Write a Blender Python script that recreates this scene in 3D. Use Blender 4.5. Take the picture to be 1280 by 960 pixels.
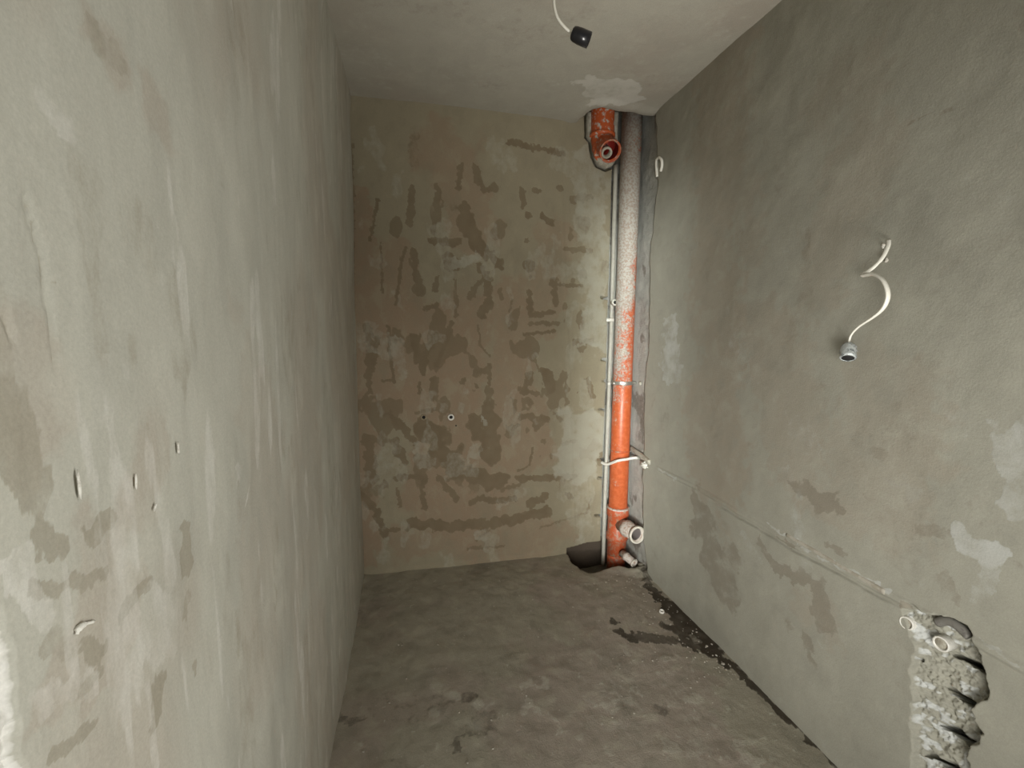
import bpy, bmesh, math, random
import numpy as np
from mathutils import Vector, Matrix, Quaternion

for o in list(bpy.data.objects): bpy.data.objects.remove(o)
SC = bpy.context.scene
COL = SC.collection

# ---------------------------------------------------------------- camera
FPX, YAW, PITCH, ROLL = 569.703, 0.22624944, -0.11761075, 0.00795586
CX, CD, CZ, W, H = 0.27302754, 2.6578457, 1.43745766, 1.64337058, 2.65
cyw, syw, cp, sp = math.cos(YAW), math.sin(YAW), math.cos(PITCH), math.sin(PITCH)
FW = np.array([syw*cp, cyw*cp, sp]); RT = np.array([cyw, -syw, 0.0]); UP = np.cross(RT, FW)
RT2 = RT*math.cos(ROLL) + UP*math.sin(ROLL); UP2 = -RT*math.sin(ROLL) + UP*math.cos(ROLL)
CP = np.array([CX, -CD, CZ])
cam = bpy.data.cameras.new('camera'); cam.sensor_width = 36; cam.lens = FPX/1280*36
cam.clip_start = 0.02
co = bpy.data.objects.new('camera', cam); COL.objects.link(co)
m = Matrix(((RT2[0], UP2[0], -FW[0], CP[0]), (RT2[1], UP2[1], -FW[1], CP[1]), (RT2[2], UP2[2], -FW[2], CP[2]), (0, 0, 0, 1)))
co.matrix_world = m
SC.camera = co

# ---------------------------------------------------------------- world and lights
SC.view_settings.view_transform = 'Standard'; SC.view_settings.look = 'None'
SC.view_settings.gamma = 1; SC.view_settings.use_curve_mapping = False
SC.view_settings.exposure = 0.0
wd = bpy.data.worlds.new('world'); SC.world = wd; wd.use_nodes = True
wd.node_tree.nodes['Background'].inputs[0].default_value = (0.95, 0.97, 1.0, 1)
wd.node_tree.nodes['Background'].inputs[1].default_value = 0.05

def area(name, loc, target, sx, sy, power, col=(1, 1, 1), spread=180):
    l = bpy.data.lights.new(name, 'AREA'); l.shape = 'RECTANGLE'; l.size = sx; l.size_y = sy
    l.energy = power; l.color = col; l.spread = math.radians(spread)
    o = bpy.data.objects.new(name, l); COL.objects.link(o); o.location = loc
    d = Vector(target) - Vector(loc)
    o.rotation_euler = d.to_track_quat('-Z', 'Y').to_euler()
    return o
# soft daylight from the doorway behind the camera
area('doorway_daylight', (0.35, -3.2, 0.75), (1.65, 0, 0.55), 0.6, 1.1, 11, (1.0, 0.985, 0.93), 75)
# window beyond the doorway: a narrow beam reaches the far right corner
area('window_beam', (0.14, -3.2, 1.25), (1.62, -0.08, 1.1), 0.20, 2.0, 3.1, (0.97, 1.0, 0.96), 14)
# added uplight that brightens the ceiling, standing in for bounced light
area('ceiling_uplight', (1.2, -3.2, 0.25), (1.05, -1.2, 2.65), 0.5, 0.5, 7.2, (1.0, 0.975, 0.91), 55)
# added fill lamps: one brightens the near left wall, one the right wall
area('side_fill', (1.45, -3.1, 1.15), (0.0, -2.25, 1.15), 0.5, 1.5, 8.4, (1.0, 0.99, 0.94), 90)
area('side_fill', (0.15, -3.1, 1.15), (1.64, -1.9, 1.3), 0.3, 1.3, 1.3, (1.0, 0.99, 0.94), 60)

# ---------------------------------------------------------------- helpers
def hit(px, py, ax, v):
    d = FW + RT2*(px-640)/FPX - UP2*(py-480)/FPX
    t = (v - CP[ax])/d[ax]
    return CP + d*t

def hd(px, py, depth):
    return CP + (FW + RT2*(px-640)/FPX - UP2*(py-480)/FPX)*depth

def tag(o, label=None, cat=None, group=None, kind=None):
    if label: o['label'] = label
    if cat: o['category'] = cat
    if group: o['group'] = group
    if kind: o['kind'] = kind
    return o

def empty(name, loc, label, cat, group=None):
    o = bpy.data.objects.new(name, None); COL.objects.link(o); o.location = loc
    o.empty_display_size = 0.05
    return tag(o, label, cat, group)

def link(name, me, mat, parent=None, smooth=True):
    o = bpy.data.objects.new(name, me); COL.objects.link(o)
    if mat: me.materials.append(mat)
    if smooth:
        me.polygons.foreach_set('use_smooth', [True]*len(me.polygons))
    if parent:
        o.parent = parent
        o.location = -parent.location if parent.parent is None else (0, 0, 0)
    return o

def rnd_lattice(seed, n=256):
    return np.random.RandomState(seed).rand(n, n)
_L = {}
def vn(x, y, seed):
    if seed not in _L: _L[seed] = rnd_lattice(seed)
    L = _L[seed]
    xi = np.floor(x).astype(int); yi = np.floor(y).astype(int)
    fx = x - xi; fy = y - yi
    fx = fx*fx*(3-2*fx); fy = fy*fy*(3-2*fy)
    a = L[xi % 256, yi % 256]; b = L[(xi+1) % 256, yi % 256]
    c = L[xi % 256, (yi+1) % 256]; d = L[(xi+1) % 256, (yi+1) % 256]
    return (a*(1-fx)+b*fx)*(1-fy) + (c*(1-fx)+d*fx)*fy
def fbm(x, y, seed, octv=4, g=0.5):
    s = 0; a = 1; t = 0
    for k in range(octv):
        s = s + a*vn(x*2**k+17.3*k, y*2**k+5.1*k, seed+k); t += a; a *= g
    return s/t
def sst(a, b, x):
    t = np.clip((x-a)/(b-a), 0, 1); return t*t*(3-2*t)

def segdist(U, V, a, b):
    du, dv = b[0]-a[0], b[1]-a[1]; L2 = du*du+dv*dv
    if L2 < 1e-12: return np.hypot(U-a[0], V-a[1])
    t = np.clip(((U-a[0])*du+(V-a[1])*dv)/L2, 0, 1)
    return np.hypot(U-a[0]-t*du, V-a[1]-t*dv)

def paint(U, V, strokes, ax, v, ui, vi, mpx, soft=0.006, warp=0.012, seed=50):
    """strokes: (amount, width_px, [(px,py),...]); turned into ragged marks at their place on the wall"""
    M = np.zeros_like(U)
    for amt, wpx, pts in strokes:
        P = [hit(p[0], p[1], ax, v) for p in pts]
        P = [(p[ui], p[vi]) for p in P]
        if len(P) == 1: P = P*2
        w = wpx*mpx/2; m_ = w*2.6+warp*2+0.01
        us = [p[0] for p in P]; vs = [p[1] for p in P]
        sel = (U > min(us)-m_) & (U < max(us)+m_) & (V > min(vs)-m_) & (V < max(vs)+m_)
        if not sel.any(): continue
        u, v2 = U[sel], V[sel]
        Uw = u + (fbm(u*28, v2*28, seed)-0.5)*warp*2.6; Vw = v2 + (fbm(u*28, v2*28, seed+9)-0.5)*warp*2.6
        D = np.full_like(u, 9.0)
        for a, b in zip(P[:-1], P[1:]):
            D = np.minimum(D, segdist(Uw, Vw, a, b))
        k = 0.9/max(w, 0.010)
        nz = fbm(Uw*k+3.1*len(pts), Vw*k*0.8+wpx, seed+20, 4)
        M[sel] = np.maximum(M[sel], amt*(0.75+0.5*fbm(u*20, v2*20, seed+30, 2))*sst(-0.22, 0.22, 1.12-D/w+(nz-0.5)*2.3)*(D < w*2.6))
    return M

def inpoly(U, V, poly):
    r = np.zeros(U.shape, bool); n = len(poly)
    for i in range(n):
        x1, y1 = poly[i]; x2, y2 = poly[(i+1) % n]
        if y1 == y2: continue
        c = ((y1 > V) != (y2 > V)) & (U < (x2-x1)*(V-y1)/(y2-y1)+x1)
        r ^= c
    return r
def polydist(U, V, poly):
    """signed distance, positive inside"""
    D = np.full_like(U, 9.0); n = len(poly)
    for i in range(n): D = np.minimum(D, segdist(U, V, poly[i], poly[(i+1) % n]))
    return np.where(inpoly(U, V, poly), D, -D)

def grid(name, X, Y, Z, tone, mat, parent=None, flip=False):
    nu, nv = X.shape
    me = bpy.data.meshes.new(name)
    n = nu*nv; me.vertices.add(n)
    me.vertices.foreach_set('co', np.stack([X, Y, Z], -1).reshape(-1).astype(np.float32))
    I = np.arange(n).reshape(nu, nv)
    q = np.stack([I[:-1, :-1], I[1:, :-1], I[1:, 1:], I[:-1, 1:]], -1)
    if flip: q = q[..., ::-1]
    q = q.reshape(-1); nf = len(q)//4
    me.loops.add(nf*4); me.polygons.add(nf)
    me.loops.foreach_set('vertex_index', q.astype(np.int32))
    me.polygons.foreach_set('loop_start', np.arange(nf, dtype=np.int32)*4)
    me.update(calc_edges=True); me.validate()
    if tone is not None:
        at = me.attributes.new('tone', 'FLOAT_COLOR', 'POINT')
        T = np.stack([tone[0], tone[1], tone[2], np.ones_like(X)], -1)
        at.data.foreach_set('color', T.reshape(-1).astype(np.float32))
    return link(name, me, mat, parent)

def axis(*segs):
    out = []
    for a, b, st in segs:
        k = max(1, int(round(abs(b-a)/st)))
        out += list(np.linspace(a, b, k, endpoint=False))
    out.append(segs[-1][1])
    return np.array(out)

# ---------------------------------------------------------------- materials
class NT:
    def __init__(s, name):
        s.m = bpy.data.materials.new(name); s.m.use_nodes = True
        s.t = s.m.node_tree; s.b = s.t.nodes['Principled BSDF']
    def n(s, typ, **kw):
        nd = s.t.nodes.new(typ)
        for k, v in kw.items():
            if k.startswith('i_'): nd.inputs[k[2:]].default_value = v
            else: setattr(nd, k, v)
        return nd
    def l(s, a, b): s.t.links.new(a, b)
    def math(s, op, a, b=None, c=None):
        nd = s.n('ShaderNodeMath', operation=op)
        for i, v in enumerate((a, b, c)):
            if v is None: continue
            if isinstance(v, (int, float)): nd.inputs[i].default_value = v
            else: s.l(v, nd.inputs[i])
        return nd.outputs[0]
    def mix(s, f, a, b):
        nd = s.n('ShaderNodeMix', data_type='RGBA')
        for i, v in ((0, f), (6, a), (7, b)):
            if isinstance(v, (int, float)): nd.inputs[i].default_value = v
            elif isinstance(v, tuple): nd.inputs[i].default_value = (*v, 1)
            else: s.l(v, nd.inputs[i])
        return nd.outputs[2]
    def noise(s, vec, scale, detail=4, rough=0.55, dist=0.0):
        nd = s.n('ShaderNodeTexNoise'); nd.inputs['Scale'].default_value = scale
        nd.inputs['Detail'].default_value = detail; nd.inputs['Roughness'].default_value = rough
        nd.inputs['Distortion'].default_value = dist
        if vec is not None: s.l(vec, nd.inputs['Vector'])
        return nd.outputs['Fac']
    def ss(s, x, a, b):
        nd = s.n('ShaderNodeMapRange', interpolation_type='SMOOTHSTEP')
        nd.inputs['From Min'].default_value = a; nd.inputs['From Max'].default_value = b
        s.l(x, nd.inputs['Value']); return nd.outputs[0]
    def bump(s, h, strength, dist):
        nd = s.n('ShaderNodeBump'); nd.inputs['Strength'].default_value = strength
        nd.inputs['Distance'].default_value = dist; s.l(h, nd.inputs['Height'])
        s.l(nd.outputs[0], s.b.inputs['Normal'])

def plaster(name, base, damp, light, warm, stretch=(1, 1, 1), mott=0.12, sand=0.35, rough=0.9, big=2.2):
    N = NT(name)
    pos = N.n('ShaderNodeNewGeometry').outputs['Position']
    mp = N.n('ShaderNodeMapping'); N.l(pos, mp.inputs[0]); mp.inputs['Scale'].default_value = stretch
    v = mp.outputs[0]
    at = N.n('ShaderNodeAttribute', attribute_name='tone')
    sep = N.n('ShaderNodeSeparateColor'); N.l(at.outputs['Color'], sep.inputs[0])
    R_, G_, B_ = sep.outputs
    e = N.noise(v, 38, 5, 0.65)
    e0 = N.math('MULTIPLY', N.math('SUBTRACT', e, 0.5), 0.55)
    fd = N.ss(N.math('ADD', R_, e0), 0.30, 0.52)
    fd = N.math('MULTIPLY', fd, N.math('MULTIPLY_ADD', R_, 0.75, 0.25))
    fl = N.ss(N.math('ADD', G_, e0), 0.30, 0.60)
    fl = N.math('MULTIPLY', fl, G_)
    n1 = N.noise(v, big, 5, 0.6, 0.6)
    n2 = N.noise(v, 11, 5, 0.6, 0.3)
    col = N.mix(B_, base, warm)
    dk = tuple(c*(1-mott*1.9) for c in base); lt = tuple(min(1, c*(1+mott*1.5)) for c in base)
    col = N.mix(N.math('MULTIPLY', N.ss(n1, 0.56, 0.70), 0.5), col, dk)
    col = N.mix(N.math('MULTIPLY', N.ss(n2, 0.52, 0.66), 0.45), col, lt)
    col = N.mix(N.math('MULTIPLY', N.ss(n2, 0.48, 0.36), 0.35), col, dk)
    col = N.mix(fd, col, damp)
    col = N.mix(fl, col, light)
    fine = N.noise(pos, 260, 3, 0.7)
    nd = N.n('ShaderNodeHueSaturation'); N.l(col, nd.inputs['Color'])
    N.l(N.math('MULTIPLY_ADD', fine, 0.36, 0.82), nd.inputs['Value'])
    N.l(nd.outputs[0], N.b.inputs['Base Color'])
    N.b.inputs['Roughness'].default_value = rough
    N.b.inputs['Specular IOR Level'].default_value = 0.25
    h = N.math('ADD', N.math('MULTIPLY', N.noise(pos, 180, 4, 0.7), 0.5), N.math('MULTIPLY', n2, 1.2))
    h = N.math('ADD', h, N.math('MULTIPLY', fl, 0.25))
    N.bump(h, sand, 0.012)
    return N.m

M_left = plaster('plaster_left', (0.43, 0.42, 0.36), (0.29, 0.265, 0.205), (0.66, 0.645, 0.60), (0.385, 0.345, 0.285), (1, 1, 0.45), 0.09, 0.16)
M_right = plaster('plaster_right', (0.345, 0.335, 0.28), (0.235, 0.208, 0.163), (0.54, 0.55, 0.53), (0.335, 0.30, 0.24), (1, 0.8, 0.8), 0.09, 0.18)
M_back = plaster('plaster_back', (0.285, 0.25, 0.175), (0.18, 0.139, 0.088), (0.40, 0.39, 0.32), (0.28, 0.205, 0.14), (1, 1, 0.7), 0.09, 0.2)
M_ceil = plaster('plaster_ceiling', (0.37, 0.35, 0.295), (0.24, 0.21, 0.17), (0.55, 0.53, 0.48), (0.34, 0.30, 0.25), (1, 1, 1), 0.06, 0.22)
M_floor = plaster('screed', (0.335, 0.312, 0.25), (0.060, 0.049, 0.036), (0.52, 0.50, 0.43), (0.335, 0.292, 0.245), (1, 1, 1), 0.20, 0.36)
M_raw = plaster('raw_concrete', (0.43, 0.43, 0.39), (0.115, 0.09, 0.068), (0.5, 0.5, 0.46), (0.3, 0.27, 0.22), (1, 1, 1), 0.22, 0.9)

def simple(name, col, rough=0.5, metal=0.0, dirt=None, amt=0.5, scale=60, bump=0.0, spec=0.5, trans=0.0):
    N = NT(name)
    pos = N.n('ShaderNodeNewGeometry').outputs['Position']
    if dirt:
        f = N.ss(N.noise(pos, scale, 4, 0.65), 1-amt-0.06+0.0, 1-amt+0.08)
        N.l(N.mix(f, col, dirt), N.b.inputs['Base Color'])
    else: N.b.inputs['Base Color'].default_value = (*col, 1)
    N.b.inputs['Roughness'].default_value = rough; N.b.inputs['Metallic'].default_value = metal
    N.b.inputs['Specular IOR Level'].default_value = spec
    if trans: N.b.inputs['Transmission Weight'].default_value = trans
    if bump: N.bump(N.noise(pos, scale*2, 4, 0.7), bump, 0.004)
    return N.m
ORANGE = (0.50, 0.10, 0.028); MORT = (0.50, 0.48, 0.43)
def pipe_mat():
    N = NT('orange_pvc_mortar_splashed')
    pos = N.n('ShaderNodeNewGeometry').outputs['Position']
    s = N.n('ShaderNodeSeparateXYZ'); N.l(pos, s.inputs[0])
    zz = N.math('DIVIDE', s.outputs[2], 2.7)
    cr = N.n('ShaderNodeValToRGB'); N.l(zz, cr.inputs[0])
    el = cr.color_ramp.elements
    for p, c in ((0.0, .20), (0.20, .16), (0.36, .28), (0.42, .50), (0.57, .56), (0.62, .72), (0.72, .78), (0.77, .93), (0.87, .95), (0.92, .74), (1.0, .62)):
        e = el.new(p); e.color = (c, c, c, 1)
    el.remove(el[0]); el.remove(el[-1])
    # the left flank took more of the splashes than the right one
    side = N.math('MULTIPLY', N.math('SUBTRACT', 1.585, s.outputs[0]), 2.6)
    cov = N.math('ADD', cr.outputs[0], side)
    n = N.noise(pos, 75, 5, 0.75); n2 = N.noise(pos, 14, 3, 0.6)
    nn = N.math('ADD', N.math('MULTIPLY', n, 0.75), N.math('MULTIPLY', n2, 0.45))
    f = N.ss(N.math('ADD', nn, N.math('MULTIPLY', cov, 0.55)), 0.86, 1.0)
    cc = N.mix(N.ss(N.noise(pos, 40, 3), 0.4, 0.65), ORANGE, (0.58, 0.14, 0.05))
    mo = N.mix(N.ss(N.noise(pos, 90, 3), 0.4, 0.6), (0.47, 0.45, 0.40), (0.37, 0.30, 0.25))
    N.l(N.mix(f, cc, mo), N.b.inputs['Base Color'])
    N.l(N.math('MULTIPLY_ADD', f, 0.45, 0.38), N.b.inputs['Roughness'])
    N.bump(f, 0.5, 0.003)
    return N.m
M_pipe = pipe_mat()
M_orange = simple('orange_pvc', ORANGE, 0.42, dirt=MORT, amt=0.42, scale=45, bump=0.2)
M_orange_d = simple('orange_pvc_dirty', (0.45, 0.085, 0.028), 0.5, dirt=(0.36, 0.22, 0.15), amt=0.46, scale=50, bump=0.3)
M_redin = simple('dark_red_bore', (0.22, 0.02, 0.015), 0.4)
M_dustpipe = simple('dust_coated_pvc', (0.36, 0.25, 0.19), 0.6, dirt=(0.50, 0.45, 0.40), amt=0.55, scale=60, bump=0.3)
M_rim = simple('pale_rim', (0.56, 0.52, 0.45), 0.5, dirt=(0.48, 0.42, 0.36), amt=0.4, scale=90)
M_brim = simple('bore_grey', (0.22, 0.19, 0.18), 0.6)
M_black = simple('black_bore', (0.01, 0.01, 0.01), 0.8)
M_ppr = simple('dusty_grey_pipe', (0.44, 0.43, 0.37), 0.55, dirt=(0.40, 0.38, 0.33), amt=0.45, scale=35)
M_white = simple('white_plastic', (0.76, 0.74, 0.68), 0.4, dirt=(0.6, 0.57, 0.5), amt=0.4, scale=80)
M_cable = simple('white_cable', (0.80, 0.78, 0.70), 0.45)
M_blackp = simple('black_bakelite', (0.012, 0.012, 0.014), 0.28)
M_steel = simple('galvanised_steel', (0.62, 0.62, 0.58), 0.35, 0.9, dirt=(0.42, 0.40, 0.34), amt=0.4, scale=120)
M_tape = simple('silvery_tape', (0.62, 0.66, 0.66), 0.22, 0.35, dirt=(0.16, 0.18, 0.18), amt=0.42, scale=70, bump=0.8)
M_mortar = simple('mortar_lump', (0.43, 0.41, 0.34), 0.95, dirt=(0.33, 0.30, 0.24), amt=0.5, scale=40, bump=0.7)
M_whitemort = simple('white_mortar', (0.72, 0.70, 0.63), 0.9, dirt=(0.5, 0.47, 0.41), amt=0.45, scale=60, bump=0.7)

# ---------------------------------------------------------------- small mesh builders
def frame(d):
    d = Vector(d).normalized()
    a = Vector((0, 0, 1)) if abs(d.z) < 0.9 else Vector((1, 0, 0))
    u = d.cross(a).normalized(); return u, d.cross(u).normalized()

def rings_mesh(name, rings, closed_ends=True, loop=False):
    me = bpy.data.meshes.new(name); bm = bmesh.new()
    R = [[bm.verts.new(p) for p in r] for r in rings]
    n = len(rings[0])
    for a, b in zip(R[:-1], R[1:]):
        for i in range(n): bm.faces.new((a[i], a[(i+1) % n], b[(i+1) % n], b[i]))
    if closed_ends:
        bm.faces.new(R[0][::-1]); bm.faces.new(R[-1])
    bmesh.ops.recalc_face_normals(bm, faces=bm.faces)
    bm.to_mesh(me); bm.free(); return me

def spline(pts, k=8):
    P = [Vector(p) for p in pts]; P = [P[0]*2-P[1]]+P+[P[-1]*2-P[-2]]
    out = []
    for i in range(1, len(P)-2):
        for j in range(k):
            t = j/k; a, b, c, d = P[i-1], P[i], P[i+1], P[i+2]
            out.append(0.5*((2*b)+(c-a)*t+(2*a-5*b+4*c-d)*t*t+(3*b-a-3*c+d)*t**3))
    out.append(P[-2]); return out

def tube_me(name, pts, rad, n=16, flat=None, wob=0.0, seed=1, cap=True):
    """tube through pts; rad is a number or list; flat = (ratio) squashes across the second axis"""
    rnd = random.Random(seed); rings = []; u = None
    N = len(pts)
    for i, p in enumerate(pts):
        p = Vector(p)
        d = Vector(pts[min(i+1, N-1)]) - Vector(pts[max(i-1, 0)])
        d.normalize()
        if u is None: u, v = frame(d)
        else:
            u = (u - d*u.dot(d)).normalized()
        v = d.cross(u)
        r = rad if isinstance(rad, (int, float)) else rad[min(i*len(rad)//N, len(rad)-1)] if len(rad) != N else rad[i]
        r2 = r*(flat or 1)
        rings.append([p+u*math.cos(2*math.pi*k/n)*r*(1+rnd.uniform(-wob, wob))+v*math.sin(2*math.pi*k/n)*r2*(1+rnd.uniform(-wob, wob)) for k in range(n)])
    return rings_mesh(name, rings, cap)

def lathe_me(name, origin, d, prof, n=28, wob=0.0, seed=1, cap=True):
    """prof: list of (distance along d, radius)"""
    rnd = random.Random(seed)
    o = Vector(origin); d = Vector(d).normalized(); u, v = frame(d); rings = []
    for s, r in prof:
        rings.append([o+d*s+(u*math.cos(2*math.pi*k/n)+v*math.sin(2*math.pi*k/n))*r*(1+rnd.uniform(-wob, wob)) for k in range(n)])
    return rings_mesh(name, rings, cap)

def lump_me(name, loc, r, seed=1, amp=0.25, sub=3):
    bm = bmesh.new(); bmesh.ops.create_icosphere(bm, subdivisions=sub, radius=1)
    from mathutils import noise as mn
    for v in bm.verts:
        k = 1+amp*mn.noise(v.co*2.0+Vector((seed*7.1, 0, 0)))*1.6+amp*0.5*mn.noise(v.co*5.0+Vector((seed*3.3, 0, 0)))
        v.co = Vector((v.co.x*r[0]*k+loc[0], v.co.y*r[1]*k+loc[1], v.co.z*r[2]*k+loc[2]))
    me = bpy.data.meshes.new(name); bm.to_mesh(me); bm.free(); return me

# ================================================================ SETTING
# ---- back wall: plaster skin, ends in a ragged vertical edge beside the pipes
XE = 1.493
BACK_DAMP = [
 (.8,7,[(637,178),(665,184),(703,192)]),(.7,6,[(577,206),(573,234)]),(.7,8,[(594,209),(597,225),(606,237),(619,233)]),
 (.6,8,[(547,235),(547,275)]),(.65,8,[(514,235),(513,278)]),(.4,12,[(516,169),(517,203)]),(.7,4,[(472,250),(462,300)]),
 (.8,15,[(584,262),(588,288),(600,310),(622,328)]),(.8,22,[(584,278)]),(.8,9,[(537,300),(572,303)]),(.8,20,[(561,328)]),
 (.75,10,[(600,331),(609,350),(612,378),(603,394)]),(.6,3,[(476,303),(478,366)]),(.7,4,[(506,310),(500,337),(495,381)]),
 (.7,8,[(517,312),(520,334),(525,366)]),(.7,6,[(547,347),(544,363)]),(.7,6,[(531,386),(547,381)]),(.6,5,[(569,350),(570,394)]),
 (.7,7,[(653,237),(655,256)]),(.7,5,[(666,238),(675,239)]),(.7,8,[(701,237)]),(.6,9,[(716,248),(736,246)]),(.8,9,[(661,269)]),
 (.8,8,[(678,269),(690,278)]),(.6,15,[(728,281)]),(.6,7,[(659,300)]),(.6,7,[(706,312),(739,312)]),(.8,14,[(662,334)]),(.7,6,[(663,346)]),
 (.7,8,[(692,350),(695,378)]),(.7,4,[(694,356),(728,358)]),(.7,11,[(728,344)]),(.8,7,[(661,366),(663,394),(690,391)]),(.6,8,[(740,394)]),
 (.6,3,[(641,375),(636,390)]),(.9,10,[(519,421),(522,450)]),(.9,8,[(545,421),(531,446),(529,464)]),(.8,6,[(565,403),(556,432),(545,457)]),
 (.7,4,[(485,407),(488,446),(493,478)]),(.7,6,[(472,421),(464,464)]),(.6,8,[(460,407),(462,489)]),(.8,9,[(543,474),(541,496)]),
 (.8,4,[(524,478),(524,492)]),(.7,3,[(478,476),(494,476)]),(.8,9,[(580,474)]),(.7,10,[(596,467),(604,463)]),(.8,6,[(595,482)]),
 (.8,5,[(612,457),(611,481)]),(.8,13,[(610,490),(612,510)]),(.85,20,[(612,515),(614,542),(612,570)]),(.6,3,[(598,407),(600,432),(612,446)]),
 (.8,15,[(591,524),(598,542)]),(.8,9,[(662,467),(655,492)]),(.7,6,[(648,485),(672,492)]),(.85,13,[(683,467),(687,489)]),
 (.8,9,[(662,503)]),(.8,9,[(653,520),(683,524)]),(.7,12,[(673,531)]),(.7,4,[(648,531),(634,538)]),(.5,7,[(690,513),(701,524)]),
 (.8,4,[(655,418),(694,414)]),(.7,5,[(662,404),(697,404)]),(.7,8,[(719,428),(740,425)]),(.7,10,[(727,434)]),(.6,3,[(669,446),(673,464)]),
 (.7,7,[(722,490)]),(.8,7,[(733,474),(742,496)]),(.8,9,[(485,517),(503,535),(517,552)]),(.95,30,[(530,536),(545,540)]),
 (.9,20,[(542,552),(555,570)]),(.95,34,[(560,572),(566,588)]),(.8,8,[(549,598),(570,623)]),(.8,12,[(492,552),(506,577)]),
 (.6,14,[(460,549),(464,598)]),(.8,7,[(496,598),(531,595),(527,612),(531,634)]),(.6,4,[(496,612),(500,634)]),
 (.75,9,[(450,620),(471,641),(481,669)]),(.85,17,[(584,591),(612,602),(627,598)]),(.85,8,[(648,598),(683,598),(719,595)]),
 (.7,5,[(627,612),(648,605)]),(.8,8,[(588,630),(598,623),(623,627),(641,623)]),(.8,10,[(662,630),(683,620)]),(.7,9,[(712,620)]),
 (.85,13,[(513,655),(559,658),(612,655),(648,648),(683,641)]),(.7,5,[(482,662),(499,662)]),(.6,3,[(612,662),(595,676)]),
 (.7,3,[(648,588),(662,581),(666,559)]),(.7,7,[(680,552)]),(.6,10,[(719,552)]),(.7,6,[(705,555),(716,552)]),
 (.55,4,[(440,180),(441,400),(446,560),(451,700)]),(.6,6,[(601,352),(585,372)]),(.6,4,[(600,683),(585,686),(630,683)]),
 (.6,5,[(520,516),(548,511),(560,514)]),(.6,12,[(704,470),(700,480)]),(.5,4,[(676,660),(735,640),(738,625)]),
]
BACK_LIGHT = [
 (.42,60,[(735,540),(728,580)]),(.35,40,[(735,200),(745,300),(745,420)]),(.28,30,[(480,560),(478,600)]),(.30,20,[(525,560),(532,575)]),
 (.3,26,[(722,640),(735,670)]),(.35,14,[(566,330),(592,325)]),(.3,14,[(560,345)]),(.3,30,[(462,420),(486,440)]),(.3,12,[(620,632),(660,612)]),
 (.35,6,[(603,521),(606,529)]),(.32,14,[(585,570),(600,560)]),(.3,10,[(500,440),(505,470)]),(.3,12,[(600,668),(620,676)]),
]
BACK_WARM = [(.8,110,[(540,420),(570,560),(600,640)]),(.6,60,[(560,190),(590,280)]),(.7,70,[(640,380),(655,560)]),(.8,26,[(447,250),(452,430),(460,700)]),
 (.7,60,[(480,330),(490,460)]),(.6,40,[(500,680),(700,668)]),(.5,40,[(690,300),(670,400)])]
ux = axis((-0.04, 1.30, 0.006), (1.30, XE, 0.0035)); vz = axis((-0.16, 2.80, 0.0048))
U, V = np.meshgrid(ux, vz, indexing='ij')
dm = paint(U, V, BACK_DAMP, 1, 0, 0, 2, 0.0046, 0.006, 0.006, 50)
n_ = fbm(U*9, V*6, 70, 4)
dm = np.maximum(dm, 0.6*sst(0.60, 0.66, n_)*sst(0.2, 0.6, V)*sst(2.3, 2.0, V))
lm = paint(U, V, BACK_LIGHT, 1, 0, 0, 2, 0.0046, 0.03, 0.02, 80)*1.5
lm = np.maximum(lm, 0.45*sst(0.60, 0.68, fbm(U*8, V*5, 90, 4)))
wm = paint(U, V, BACK_WARM, 1, 0, 0, 2, 0.0046, 0.06, 0.03, 95)
dy = (fbm(U*2.2, V*1.6, 3)-0.5)*0.022 + (fbm(U*9, V*7, 8)-0.5)*0.006 + dm*0.0015
edgef = sst(1.40, 1.49, U)
dy = dy*(1-edgef*0.6)
# gaps chopped into the plaster edge
SLITS = [((752, 372), (763, 373)), ((752, 450), (761, 449)), ((749, 512), (759, 513)), ((748, 598), (756, 598)), ((744, 645), (751, 645)), ((748, 575), (755, 574)), ((753, 476), (760, 476))]
for k, (a, b) in enumerate(SLITS):
    A = hit(*a, 1, 0); B = hit(*b, 1, 0)
    dy = dy + 0.068*(1-sst(0.006, 0.009, segdist(U, V+(fbm(U*60, V*60, 5)-0.5)*0.006, (A[0], A[2]), (B[0]+0.02, B[2]))))*(0.4 if k > 4 else 1)
# the hollow around the fitting under the ceiling
holl = [hit(*p, 1, 0) for p in [(727, 140), (731, 150), (731, 172), (736, 178), (738, 195), (744, 208), (757, 214), (768, 209), (790, 200), (790, 120), (728, 120)]]
hp = [(p[0], p[2]) for p in holl]
pdx = polydist(U, V, hp)
dy = dy + 0.035*sst(-0.004, 0.006, pdx)
# chopped hollow at the floor
fh = [(1.255, -0.2), (1.262, 0.03), (1.40, 0.055), (1.52, 0.06), (1.52, -0.2)]
dy = dy + 0.14*sst(-0.003, 0.006, polydist(U, V, fh))
# trowel ridge lines
for a, b, hgt in (((693, 515), (757, 512), -.003), ((455, 700), (700, 690), .0), ((700, 190), (720, 700), -.002)):
    A = hit(*a, 1, 0); B = hit(*b, 1, 0)
    dy = dy + hgt*(1-sst(0.002, 0.012, segdist(U, V, (A[0], A[2]), (B[0], B[2]))))
# flared skirt where wall meets the screed
dy = dy - 0.02*sst(0.035, -0.02, V)*sst(1.25, 1.2, U)*fbm(U*8, V*8, 15)
Y = dy.copy(); X = U + edgef*(fbm(V*14, V*0+2, 33)-0.5)*0.012
Y[-1, :] = 0.08; X[-1, :] = X[-2, :]
wall_back = grid('wall_back', X, Y, V, (dm, lm, wm), M_back, flip=True)
tag(wall_back, kind='structure')

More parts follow.
